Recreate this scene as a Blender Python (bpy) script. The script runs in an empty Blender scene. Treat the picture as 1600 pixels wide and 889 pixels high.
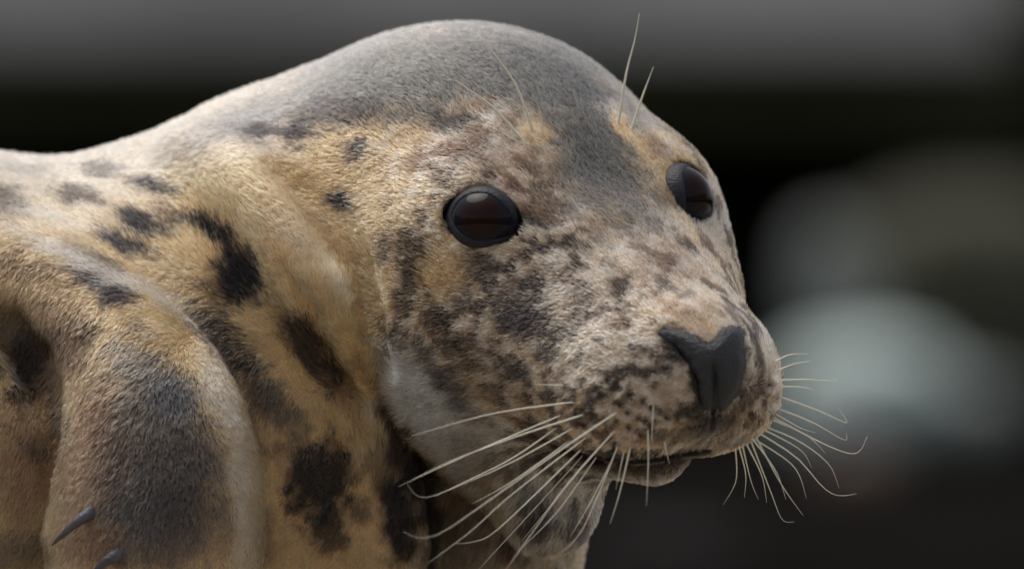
import bpy, math, random
import numpy as np
sc = bpy.context.scene
S = 1 / 3000.0                      # sculpting units per metre: 3000
# ---------------------------------------------------------------- camera
cam = bpy.data.cameras.new('camera'); camo = bpy.data.objects.new('camera', cam)
sc.collection.objects.link(camo); sc.camera = camo
camo.location = (0, -5.0, 0); camo.rotation_euler = (math.radians(90), 0, 0)
cam.sensor_width = 36.0; cam.lens = 36.0 * 5.0 / (1600 * S)
cam.clip_start = 0.1; cam.clip_end = 2000
cam.dof.use_dof = True; cam.dof.focus_distance = 4.975; cam.dof.aperture_fstop = 4.3
# ---------------------------------------------------------------- sky and sun
SUN_DIR = np.array([-0.22, 0.14, 0.92]); SUN_DIR /= np.linalg.norm(SUN_DIR)
world = bpy.data.worlds.new('World'); sc.world = world; world.use_nodes = True
wn = world.node_tree; wn.nodes.clear()
sky = wn.nodes.new('ShaderNodeTexSky'); sky.sky_type = 'NISHITA'; sky.sun_disc = False
sky.sun_elevation = math.asin(SUN_DIR[2]); sky.sun_rotation = math.atan2(SUN_DIR[0], SUN_DIR[1])
sky.dust_density = 4.0; sky.ozone_density = 0.6; sky.air_density = 1.0
bg = wn.nodes.new('ShaderNodeBackground'); bg.inputs[1].default_value = 0.14
wo = wn.nodes.new('ShaderNodeOutputWorld')
hs = wn.nodes.new('ShaderNodeHueSaturation'); hs.inputs['Saturation'].default_value = .45      # hazy, overcast sky
wn.links.new(sky.outputs[0], hs.inputs['Color']); wn.links.new(hs.outputs[0], bg.inputs[0]); wn.links.new(bg.outputs[0], wo.inputs[0])
sl = bpy.data.lights.new('sun', 'SUN'); sl.energy = 1.5; sl.angle = math.radians(45); sl.color = (1.0, 0.95, 0.88)
so = bpy.data.objects.new('sun', sl); sc.collection.objects.link(so)
from mathutils import Vector
so.rotation_euler = Vector(SUN_DIR).to_track_quat('Z', 'Y').to_euler()
sc.view_settings.view_transform = 'Standard'; sc.view_settings.look = 'None'
sc.view_settings.exposure = 0.20; sc.view_settings.gamma = 1.0
try:
    sc.cycles.use_denoising = True; sc.cycles.denoiser = 'OPENIMAGEDENOISE'
    sc.cycles_curves.shape = 'RIBBONS'; sc.cycles_curves.subdivisions = 2
    sc.cycles.max_bounces = 6; sc.cycles.diffuse_bounces = 3; sc.cycles.transparent_max_bounces = 6
except Exception as e: print(e)
rng = np.random.default_rng(7); random.seed(7)
# ---- SDF section (pixel-like units, 3000 per metre: X right, Y away, Z up) ----
D0 = 15000.0
F4 = np.float32
def W(px, py, Y=0.0):
    k = (D0 + Y) / D0
    return np.array([(px - 800) * k, Y, (444.5 - py) * k])
M0 = np.array([115., 0., 127.])
def nrm(v):
    v = np.asarray(v, float); return v / np.linalg.norm(v)
HU = nrm([330, 207, 41]); HF = np.array([200., -270., -242.])
HF = nrm(HF - HU * HF.dot(HU)); HW = np.cross(HF, HU)
def H(a, b, c): return M0 + HU * a + HF * b + HW * c
def toH(x, y, z):
    q = (x - F4(M0[0]), y - F4(M0[1]), z - F4(M0[2]))
    return tuple(q[0] * F4(v[0]) + q[1] * F4(v[1]) + q[2] * F4(v[2]) for v in (HU, HF, HW))
def smin(a, b, k):
    h = np.maximum(k - np.abs(a - b), 0); return np.minimum(a, b) - h * h / (4 * k)
def smax(a, b, k): return -smin(-a, -b, k)
def sph(P, c, r):
    return np.sqrt((P[0]-F4(c[0]))**2 + (P[1]-F4(c[1]))**2 + (P[2]-F4(c[2]))**2) - F4(r)
def cone(P, a, b, ra, rb):
    a = np.asarray(a, float); b = np.asarray(b, float); ba = b - a; L = F4(1 / ba.dot(ba))
    ba = ba.astype(F4); dx = P[0]-F4(a[0]); dy = P[1]-F4(a[1]); dz = P[2]-F4(a[2])
    h = np.clip((dx*ba[0] + dy*ba[1] + dz*ba[2]) * L, 0, 1)
    return np.sqrt((dx-h*ba[0])**2 + (dy-h*ba[1])**2 + (dz-h*ba[2])**2) - (F4(ra) + h*F4(rb-ra))
def ell(P, c, r, ax=None):
    d = (P[0]-F4(c[0]), P[1]-F4(c[1]), P[2]-F4(c[2]))
    if ax is not None:
        d = tuple(d[0]*F4(v[0]) + d[1]*F4(v[1]) + d[2]*F4(v[2]) for v in ax)
    q = [d[i] / F4(r[i]) for i in range(3)]
    k0 = np.sqrt(q[0]**2 + q[1]**2 + q[2]**2)
    k1 = np.sqrt((q[0]/F4(r[0]))**2 + (q[1]/F4(r[1]))**2 + (q[2]/F4(r[2]))**2)
    return k0 * (k0 - 1) / np.maximum(k1, F4(1e-6))
def tube(P, pts, rs):
    d = None
    for i in range(len(pts)-1):
        e = cone(P, pts[i], pts[i+1], rs[i], rs[i+1]); d = e if d is None else np.minimum(d, e)
    return d
HAX = (HU, HF, HW)
# eyes: surface point, outward normal, in-plane axes, ball radius
EYES = []
for s in (-1, 1):
    n = nrm(s*0.58*HU + 0.62*HF + 0.53*HW)
    c = H(181*s, 4, 4)
    t = nrm(HF*(.5 if s < 0 else .85) - s*HU*(.7 if s < 0 else .15)); t = nrm(t - n*t.dot(n)); v = np.cross(n, t)
    if v[2] < 0: v = -v
    EYES.append((c, n, t, v))


def raw_trace(px, py, f, t0=14000., steps=90):
    dx = (np.asarray(px, float)-800)/D0; dz = (444.5-np.asarray(py, float))/D0
    L = np.sqrt(dx*dx+1+dz*dz); dx, dy, dz = ((dx/L).astype(F4), (1/L).astype(F4), (dz/L).astype(F4))
    t = np.full(dx.shape, t0, F4)
    for i in range(steps):
        t = np.minimum(t + F4(.8)*f((dx*t, dy*t-F4(D0), dz*t)), F4(17500))
    return np.stack([dx*t, dy*t-F4(D0), dz*t], -1)
def stube(P, pts, rs, k):
    d = None
    for i in range(len(pts)-1):
        e = cone(P, pts[i], pts[i+1], rs[i], rs[i+1]); d = e if d is None else smin(d, e, F4(k))
    return d
def resample(pts, n):
    pts = np.asarray(pts, float); m = len(pts); u = np.linspace(0, m-1, n); out = []
    for x in u:
        i = min(int(x), m-2); f = x-i
        p0, p1, p2, p3 = pts[max(i-1, 0)], pts[i], pts[i+1], pts[min(i+2, m-1)]
        out.append(.5*((2*p1)+(p2-p0)*f+(2*p0-5*p1+4*p2-p3)*f*f+(3*p1-p0-3*p2+p3)*f**3))
    return np.array(out)
def head_sdf(P):
    A = toH(*P); ab = (np.sqrt(A[0]**2+F4(900)), A[1], A[2])
    d = ell(A, (0, -218, -276), (328, 340, 372))
    d = smin(d, cone(ab, (58, -60, -150), (34, 180, -118), 172, 124), 140)       # brow / upper snout
    d = smin(d, cone(A, (0, 120, -125), (0, 330, -90), 152, 114), 90)            # snout
    d = smin(d, ell(ab, (122, -25, -205), (184, 220, 200)), 110)                 # cheeks
    d = smin(d, cone(ab, (104, 60, -200), (80, 290, -125), 128, 88), 100)         # flank of the muzzle
    jaw = cone(A, (0, -110, -395), (0, 285, -232), 200, 66)
    jaw = smin(jaw, cone(A, (0, 150, -270), (0, 336, -232), 105, 52), 40)
    d = smin(d, jaw, np.clip((F4(120)-A[1])*F4(.25), 8, 60))
    d = smin(d, ell(ab, (88, 325, -120), (94, 104, 92)), 60)                     # whisker pads
    d = smin(d, sph(A, (0, 350, -58), 92), 60)                                   # nose bridge
    d = smin(d, sph(ab, (158, -56, -62), 93), 90)                                # brow bulge round the eye
    return d
RIDGE = [(285,228),(345,262),(410,302),(465,355),(512,425),(553,505),(588,580),(612,660),(630,760),(645,900),(650,1050)]
FOLD = [(400,225),(455,275),(510,335),(552,410),(580,480)]
def body_sdf(P):
    d = stube(P, [np.array([-130,420,28]), np.array([-315,425,-38]), np.array([-630,420,-250]), np.array([-960,430,-296]), np.array([-2600,760,-410]), np.array([-4500,1150,-640]), np.array([-5400,1300,-800])], [352,352,447,506,545,290,110], 60)
    ch = cone(P, W(395,640,480), W(395,1000,480), 362, 380)
    d = smin(d, ch, 170)
    return d
def base_sdf(P):
    k = np.clip((P[2] - F4(60)) * F4(1/240.), 0, 1); k = k*k*(3-2*k) * F4(150) + F4(10)
    return smin(head_sdf(P), body_sdf(P), k)
_r = resample([(305,240,262,30),(350,258,195,44),(405,295,112,58),(456,352,58,66),(500,425,24,70),(538,508,26,68),(566,582,52,64),(584,660,92,62),(596,760,130,62),(605,900,150,64)], 22)
RID = [W(*q[:3]) for q in _r]; RIDR = [q[3]-6 for q in _r]
_f = resample([(-250,470,170,150),(-60,462,140,128),(80,492,95,112),(180,560,38,114),(230,650,-18,134),(244,760,-40,152),(240,880,-35,158),(232,1150,40,166)], 16)
FLIP = [W(*q[:3]) for q in _f]; FLIPR = [q[3]-9 for q in _f]
EYE_R = 58.0
for _i, _p in enumerate([(753, 341), (1085, 301)]):
    _c = raw_trace([_p[0]], [_p[1]], head_sdf)[0].astype(float)
    _g = nrm([float(head_sdf([np.array([_c[j] + (e if j == a else 0)], F4) for j in range(3)])[0] - head_sdf([np.array([_c[j] - (e if j == a else 0)], F4) for j in range(3)])[0]) for a in range(3) for e in (25.,)])
    _n = nrm(.3*EYES[_i][1] + .7*_g); _t = EYES[_i][2]; _t = nrm(_t - _n*_t.dot(_n)); _v = np.cross(_n, _t); _v = _v if _v[2] > 0 else -_v
    EYES[_i] = (_c, _n, _t, _v)
def _on(pts, f, off): return [q + np.array([0, o, 0]) for q, o in zip(raw_trace([p[0] for p in pts], [p[1] for p in pts], f).astype(float), off)]
NOSTRIL = [_on([(1036,521),(1060,535),(1080,566),(1092,602),(1097,628)], head_sdf, [2, 0, 0, 1, 3]),
           _on([(1163,520),(1166,548),(1165,585),(1156,615)], head_sdf, [2, 0, 0, 3])]
MOUTH = _on([(800,652),(838,680),(880,702),(930,714),(985,719),(1035,715),(1075,708),(1105,700)], head_sdf, [8,6,6,8,10,12,14,10])
PHIL = _on([(1116,575),(1118,620),(1112,668)], head_sdf, [2, 1, 1])
GAP = [W(594,560,60), W(612,630,80), W(636,705,130), W(652,790,170), W(662,900,180)]
DIG = [[W(190,640,-80), W(140,690,-72), W(102,735,-40)], [W(200,730,-108), W(150,785,-100), W(100,835,-70)], [W(225,810,-120), W(185,860,-115), W(140,915,-85)]]
def union_sdf(P):
    h = head_sdf(P); b = body_sdf(P)
    b = smin(b, stube(P, RID, RIDR, 30), F4(80))
    h = smin(h, cone(P, W(742,600,112), W(862,790,120), 112, 74), 90)     # jowl
    th = cone(P, W(800,640,330), W(760,1080,380), 150, 118)
    h = smin(h, th, 14)
    k = np.clip((P[2] - F4(60)) * F4(1/240.), 0, 1); k = k*k*(3-2*k) * F4(150) + F4(10)
    d = smin(h, b, k)
    return d
_v = resample([(425,250),(478,300),(523,368),(560,440),(588,512),(608,575)], 14)
_d = raw_trace(_v[:,0], _v[:,1], union_sdf)[:,1]; _d = np.convolve(np.pad(_d, 2, 'edge'), np.ones(5)/5, 'valid')
VAL = [W(x, y, Y) for (x, y), Y in zip(_v, _d)]; VALR = [4, 10, 16, 20, 23, 24, 24, 24, 23, 20, 16, 11, 6, 1]
_v2 = resample([(440,415),(490,490),(530,570),(562,650),(585,740),(598,830)], 10)
_d2 = raw_trace(_v2[:,0], _v2[:,1], union_sdf)[:,1]
VAL2 = [W(x, y, Y-2) for (x, y), Y in zip(_v2, _d2)]
def full_sdf(P):
    d = union_sdf(P)
    d = smax(d, -stube(P, VAL2, [1, 4, 7, 9, 10, 10, 10, 9, 7, 4], 12), 22)
    d = smax(d, -stube(P, VAL, VALR, 20), 30)
    d = smax(d, -stube(P, GAP, [8, 24, 34, 34, 34], 20), 24)
    # shoulder and fore flipper
    sh = stube(P, FLIP, FLIPR, 50)
    kf = np.clip((P[2] + F4(60)) * F4(1/140.), 0, 1)*F4(34) + F4(10)
    d = smin(d, sh, kf)
    for q in DIG: d = smin(d, stube(P, q, [40, 36, 26], 20), 22)
    d = smin(d, cone(P, W(-50,720,110), W(-20,1000,60), 105, 120), 14)
    d = smax(d, -stube(P, [W(-60,470,-5), W(10,510,-5), W(48,560,-15), W(78,620,-40), W(92,690,-58), W(84,770,-56)], [24, 31, 33, 28, 18, 8], 20), 34)
    for c, n, t, v in EYES:
        d = smax(d, -ell(P, c - n*37 + t*3, (EYE_R+14, EYE_R-9, EYE_R+5), (t, v, n)), 6)
    # nostril slits, philtrum, claw beds
    d = smax(d, -tube(P, NOSTRIL[0], [7, 9, 8, 6, 4]), 6)
    d = smax(d, -tube(P, NOSTRIL[1], [5, 7, 7, 4]), 6)
    d = smax(d, -tube(P, MOUTH, [4, 7, 9, 11, 14, 15, 13, 8]), 6)
    d = smax(d, -tube(P, PHIL, [4, 5, 4]), 6)
    return d
# ---------------------------------------------------------------- coat pattern
def lin(c): 
    c = np.asarray(c, float) / 255; return np.where(c <= .04045, c/12.92, ((c+.055)/1.055)**2.4)
_perm = np.random.default_rng(3).random(1 << 16).astype(F4)
def vnoise(x, y, z):
    xi = np.floor(x).astype(np.int64); yi = np.floor(y).astype(np.int64); zi = np.floor(z).astype(np.int64)
    fx = (x-xi).astype(F4); fy = (y-yi).astype(F4); fz = (z-zi).astype(F4)
    fx, fy, fz = (f*f*(3-2*f) for f in (fx, fy, fz)); r = 0
    for a in (0, 1):
        for b in (0, 1):
            for c in (0, 1):
                h = ((xi+a)*73856093 ^ (yi+b)*19349663 ^ (zi+c)*83492791) & 0xFFFF
                r = r + _perm[h] * (fx if a else 1-fx) * (fy if b else 1-fy) * (fz if c else 1-fz)
    return r
def fbm(p, sc_, o=3, off=0.):
    r = 0; w = .5; t = 0
    for i in range(o):
        k = 2.0**i / sc_; r = r + w*vnoise(p[:,0]*k+off, p[:,1]*k+off*1.7, p[:,2]*k-off); t += w; w *= .5
    return r / t
C = dict(cream=(206,186,160), tan=(200,166,121), gold=(190,152,102), grey=(80,79,76), lgrey=(146,144,140), mgrey=(108,106,102), dgrey=(76,72,70),
         char=(46,43,44), black=(24,22,24), brown=(122,90,68), dbrown=(80,60,50), rust=(136,106,82), beige=(164,147,128), pale=(196,184,169),
         white=(214,212,208), slate=(84,86,90), navy=(40,42,52), rose=(110,74,66))
# x, y, rx, ry, angle (degrees, clockwise), colour, opacity, hardness
DABS = [
 # large fields
 (120,250,260,40,-3,'cream',.8,.2),(60,300,200,60,10,'cream',.5,.2),(320,208,120,44,-22,'mgrey',.75,.15),(200,232,120,24,-8,'beige',.6,.2),(400,185,90,40,-28,'mgrey',.85,.3),
 (520,130,150,62,-28,'mgrey',.95,.2),(600,130,150,75,-15,'grey',.9,.2),(720,110,200,80,0,'grey',.97,.25),(560,165,70,26,-10,'dgrey',.5,.3),(650,165,60,24,10,'dgrey',.5,.3),(870,130,160,85,25,'grey',.97,.25),
 (930,220,80,110,-10,'grey',.95,.25),(975,300,62,90,-20,'grey',.9,.25),(1008,365,46,66,-25,'grey',.8,.35),(1040,400,34,40,-25,'brown',.5,.3),
 (450,270,90,45,30,'gold',.6,.2),(520,270,70,60,0,'gold',.6,.3),(420,290,110,30,40,'tan',.7,.2),(490,415,140,34,58,'cream',.5,.3),(520,480,110,20,60,'gold',.5,.3),
 (880,470,230,170,10,'beige',.85,.3),(1010,590,150,110,0,'beige',.9,.3),(1060,420,80,90,-20,'beige',.7,.3),(1180,560,60,110,-20,'pale',.7,.3),
 (760,300,110,90,0,'beige',.7,.3),(1070,240,60,60,30,'tan',.8,.3),(1120,340,30,70,-10,'pale',.7,.3),
 (690,430,50,52,0,'gold',.9,.4),(600,440,40,60,10,'gold',.7,.3),(560,500,30,60,55,'tan',.5,.3),
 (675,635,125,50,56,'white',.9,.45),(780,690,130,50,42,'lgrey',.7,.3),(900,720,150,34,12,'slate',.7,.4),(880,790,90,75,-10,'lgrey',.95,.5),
 (730,800,70,110,-15,'brown',.75,.4),(720,830,60,60,0,'mgrey',.3,.3),(800,730,110,30,35,'mgrey',.6,.3),
 # the flipper and the lower left
 (240,700,130,190,0,'dgrey',.92,.5),(240,820,150,90,0,'dgrey',.8,.4),(205,560,60,26,20,'mgrey',.7,.4),(275,612,55,38,30,'slate',.8,.4),(300,560,60,22,50,'tan',.85,.5),
 (342,612,26,70,-22,'cream',.95,.55),(370,720,22,90,-5,'cream',.85,.35),(330,640,26,14,30,'tan',.7,.4),(352,690,30,26,0,'tan',.6,.4),(378,830,20,90,0,'cream',.75,.35),  # pale fur border, with the flipper's lit edge painted in
 (290,740,70,60,0,'char',.4,.3),(150,640,36,70,10,'brown',.75,.4),(120,740,40,90,5,'rust',.8,.4),(130,850,60,40,0,'brown',.75,.4),(175,720,30,60,0,'dbrown',.6,.4),
 (40,720,60,130,0,'rust',.85,.4),(40,690,70,8,35,'dbrown',.8,.5),(30,860,60,30,0,'dgrey',.7,.4),(20,650,30,60,0,'tan',.4,.3),
 (48,565,42,88,25,'black',.95,.5),(90,655,14,50,-10,'char',.8,.4),(10,520,36,50,0,'char',.75,.4),  # dark dabs paint shade into the pit beside the flipper
 (90,490,60,24,25,'rust',.7,.4),(40,420,70,22,20,'dbrown',.75,.4),(110,545,34,44,10,'dbrown',.85,.5),(140,520,30,14,0,'black',.7,.4),(70,460,40,12,30,'tan',.6,.4),(190,500,60,22,20,'tan',.6,.4),
 (215,512,24,12,30,'char',.7,.4),
 # body spots, and painted shade in the neck folds
 (165,267,32,9,15,'dgrey',.75,.4),(240,292,34,10,18,'char',.85,.4),(122,305,38,8,10,'char',.75,.4),(218,347,42,13,14,'char',.92,.5),(325,358,50,13,26,'black',.95,.5),
 (268,332,30,7,20,'char',.6,.3),(190,380,46,13,24,'char',.8,.4),(168,436,58,22,42,'char',.85,.4),(378,438,44,36,25,'black',.92,.5),(325,450,26,15,10,'dbrown',.6,.3),
 (8,318,34,24,30,'char',.7,.4),(40,268,60,8,0,'mgrey',.5,.3),(130,400,40,8,30,'dgrey',.4,.3),
 (350,535,66,26,50,'char',.92,.5),(305,500,24,14,40,'char',.5,.3),(400,600,46,22,50,'char',.75,.4),(438,640,50,22,48,'dgrey',.8,.4),(415,700,40,18,30,'brown',.6,.3),(395,655,18,40,0,'dbrown',.5,.3),
 (488,548,72,21,52,'black',.96,.5),(535,595,24,14,40,'black',.6,.4),(500,750,52,56,15,'black',.96,.5),(512,822,30,32,0,'black',.85,.5),(558,800,16,20,0,'black',.7,.4),(460,700,40,14,30,'char',.6,.3),
 (545,640,60,12,60,'brown',.6,.3),(580,600,50,8,60,'dbrown',.6,.3),(600,740,26,46,-10,'dbrown',.5,.3),(410,840,20,40,0,'dbrown',.5,.3),
 (622,800,40,95,-8,'black',.97,.5),(624,690,26,80,-18,'black',.95,.6),(690,640,0.1,0.1,0,'black',0,1),  # black fur plus the fold's deep shade, put into the colour
 (512,372,56,10,58,'brown',.35,.3),(480,345,26,9,50,'brown',.4,.3),(580,490,40,8,62,'brown',.6,.3),(470,480,80,8,62,'brown',.3,.3),  # brown strokes paint the shading of the neck valley and creases
 # neck and brow
 (415,205,24,14,-15,'char',.85,.4),(466,207,20,18,0,'black',.9,.4),(500,190,40,18,-10,'char',.5,.3),(540,170,40,16,20,'char',.5,.3),(565,233,14,14,0,'char',.8,.4),
 (532,321,17,14,0,'char',.9,.4),(603,310,11,13,0,'brown',.7,.3),(600,275,12,16,0,'brown',.5,.3),(555,410,12,16,0,'brown',.6,.3),
 (660,180,40,14,20,'char',.6,.3),(700,192,50,16,-12,'char',.75,.3),(690,240,66,17,-18,'dbrown',.92,.35),(740,225,50,16,-22,'dbrown',.85,.3),(600,250,16,14,0,'brown',.6,.3),(630,300,16,12,0,'brown',.5,.3),(655,215,40,14,0,'gold',.7,.3),(640,265,34,20,-20,'brown',.5,.3),
 (607,220,10,20,20,'pale',.7,.3),(625,262,10,16,10,'pale',.5,.4),(752,167,42,6,-18,'rust',.85,.4),(705,178,14,7,-30,'rust',.7,.3),(768,182,34,8,-20,'pale',.5,.4),(790,195,40,16,-20,'brown',.5,.3),
 (835,205,24,24,0,'tan',.9,.4),(820,252,44,26,20,'brown',.75,.3),(850,275,22,30,0,'rust',.5,.3),(755,255,40,14,-10,'rose',.35,.3),
 (785,285,44,11,26,'rose',.8,.4),(820,322,12,26,-20,'rose',.75,.4),(975,200,16,26,-10,'tan',.95,.5),(1005,225,36,12,40,'tan',.8,.4),(1035,235,34,18,40,'rust',.75,.3),(1050,225,24,9,40,'pale',.5,.3),
 (960,170,26,10,0,'pale',.5,.3),(1052,345,30,10,45,'pale',.6,.3),(1030,340,24,44,-30,'mgrey',.7,.3),(1115,420,10,42,-20,'brown',.65,.3),
 # cheek
 (630,385,40,30,10,'black',.85,.4),(592,392,18,20,0,'char',.5,.3),(641,445,17,44,0,'black',.92,.4),(622,490,13,34,10,'black',.8,.4),(686,495,20,42,-35,'black',.93,.4),(725,560,16,44,-35,'black',.85,.4),
 (680,570,17,42,-35,'black',.85,.4),(715,612,14,36,-35,'char',.8,.4),(757,550,20,44,-25,'dbrown',.85,.4),(775,600,22,30,-20,'dbrown',.7,.3),(612,530,14,34,-30,'char',.8,.4),(650,530,24,24,0,'dgrey',.6,.3),(720,475,16,18,0,'char',.7,.3),
 (600,560,14,20,-20,'dgrey',.5,.3),
 (806,484,54,32,10,'char',.88,.4),(845,512,46,22,10,'char',.85,.4),(852,550,18,15,0,'char',.85,.4),(792,450,34,22,-10,'dbrown',.7,.3),(875,433,30,20,20,'dbrown',.7,.3),(822,398,16,26,20,'brown',.6,.3),(910,468,15,28,10,'char',.75,.4),
 (940,488,13,14,0,'char',.6,.3),(906,386,24,11,35,'char',.75,.4),(952,420,14,15,0,'char',.6,.3),(870,592,18,28,0,'brown',.65,.3),(940,540,12,14,0,'brown',.5,.3),(745,430,20,14,0,'brown',.5,.3),(770,410,24,10,20,'rose',.35,.3),(860,400,22,16,0,'pale',.6,.3),(845,360,34,12,10,'pale',.7,.3),(960,385,46,24,20,'pale',.6,.3),(850,455,26,18,0,'pale',.4,.3),
 (760,495,12,20,0,'cream',.6,.3),(800,590,60,30,30,'beige',.6,.3),(815,640,60,30,35,'brown',.65,.3),(740,640,60,14,45,'dgrey',.55,.3),
 (905,270,58,110,-12,'grey',.8,.2),(640,150,130,36,10,'grey',.7,.15),(770,145,110,36,10,'grey',.75,.15),(880,330,40,40,0,'mgrey',.5,.3),
 (130,408,170,13,24,'pale',.7,.3),(265,478,90,15,38,'pale',.75,.3),(100,345,90,14,14,'pale',.4,.3),  # pale strokes paint a highlight along the shoulder ridge
 (648,596,7,44,-35,'dgrey',.7,.3),(672,640,6,40,-35,'char',.5,.3),(705,690,7,44,-38,'dgrey',.6,.3),(640,625,6,30,-30,'white',.6,.3),
 (838,208,20,20,0,'tan',.8,.4),(705,192,44,13,-12,'char',.7,.3),(752,168,40,5,-18,'rust',.8,.4),(768,183,30,6,-20,'pale',.6,.4),
 (645,600,50,15,60,'white',.9,.35),(690,678,60,17,52,'white',.85,.35),(720,690,46,9,50,'pale',.6,.3),(618,548,28,9,60,'white',.8,.35),(735,742,50,12,48,'white',.6,.35),
 # muzzle
 (1050,405,50,44,-20,'brown',.6,.3),(1020,440,30,22,0,'brown',.5,.3),(1085,482,62,18,5,'rust',.75,.4),(1010,455,60,14,-25,'pale',.4,.3),(1055,555,26,26,30,'mgrey',.6,.3),(1015,560,24,16,40,'rust',.5,.3),(1000,535,16,12,0,'pale',.7,.4),
 (1172,615,34,22,-20,'dbrown',.8,.4),(1200,640,20,14,0,'dbrown',.6,.3),(1185,572,9,13,0,'rust',.8,.4),(1100,652,52,20,6,'black',.92,.4),(1128,660,44,15,0,'black',.85,.4),(1060,684,100,20,0,'char',.8,.3),(1140,690,60,12,-6,'char',.6,.3),(1150,678,50,16,-8,'dgrey',.6,.3),
 (930,665,110,16,22,'brown',.5,.3),(1010,650,60,22,10,'brown',.5,.3),
 (1020,712,100,7,-4,'black',.95,.5),(870,695,80,10,28,'dbrown',.9,.5),(940,715,60,7,8,'black',.9,.5),(1035,728,60,8,-14,'dbrown',.7,.4),  # dark lips, and the darkness of the mouth slit painted in
 (1066,551,36,6,52,'black',.9,.4),(1089,600,30,7,72,'black',.9,.4),(1160,625,30,8,-50,'black',.7,.4),(890,775,70,45,-10,'white',.5,.3),
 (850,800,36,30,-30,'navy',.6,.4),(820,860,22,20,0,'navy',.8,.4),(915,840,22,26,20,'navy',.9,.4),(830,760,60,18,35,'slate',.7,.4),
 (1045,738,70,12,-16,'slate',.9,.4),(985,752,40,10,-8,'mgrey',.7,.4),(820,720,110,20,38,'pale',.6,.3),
 (740,730,60,16,60,'dbrown',.6,.3),(700,760,14,60,-20,'dbrown',.4,.3),
]
FOLL = []                                   # whisker follicles on the pads: x, y
for row, (x0, y0, x1, y1, n) in enumerate([(950,590,1040,655,6),(915,600,1020,660,7),(893,628,1000,680,7),(878,648,985,698,7),(870,668,960,700,6),(893,690,950,714,4),(1175,640,1205,600,3),(1165,660,1205,650,3)]):
    for k in range(n): FOLL.append((x0+(x1-x0)*k/(n-1)+4*math.sin(row*5+k*3), y0+(y1-y0)*k/(n-1)+5*math.cos(row*3+k*7)))
MOUTHLINE = np.array([(795,650),(838,680),(880,702),(930,714),(985,719),(1035,715),(1075,708),(1108,702)], float)
def linedist(x, y, P):
    d = np.full(x.shape, 1e9); side = np.zeros(x.shape)
    for i in range(len(P)-1):
        a, b = P[i], P[i+1]; e = b-a; tt = np.clip(((x-a[0])*e[0]+(y-a[1])*e[1])/(e@e), 0, 1)
        q = np.hypot(x-a[0]-tt*e[0], y-a[1]-tt*e[1]); m = q < d; d[m] = q[m]; side[m] = ((x-a[0])*-e[1]+(y-a[1])*e[0])[m]
    return d, side > 0                      # side True: below the line
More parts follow.
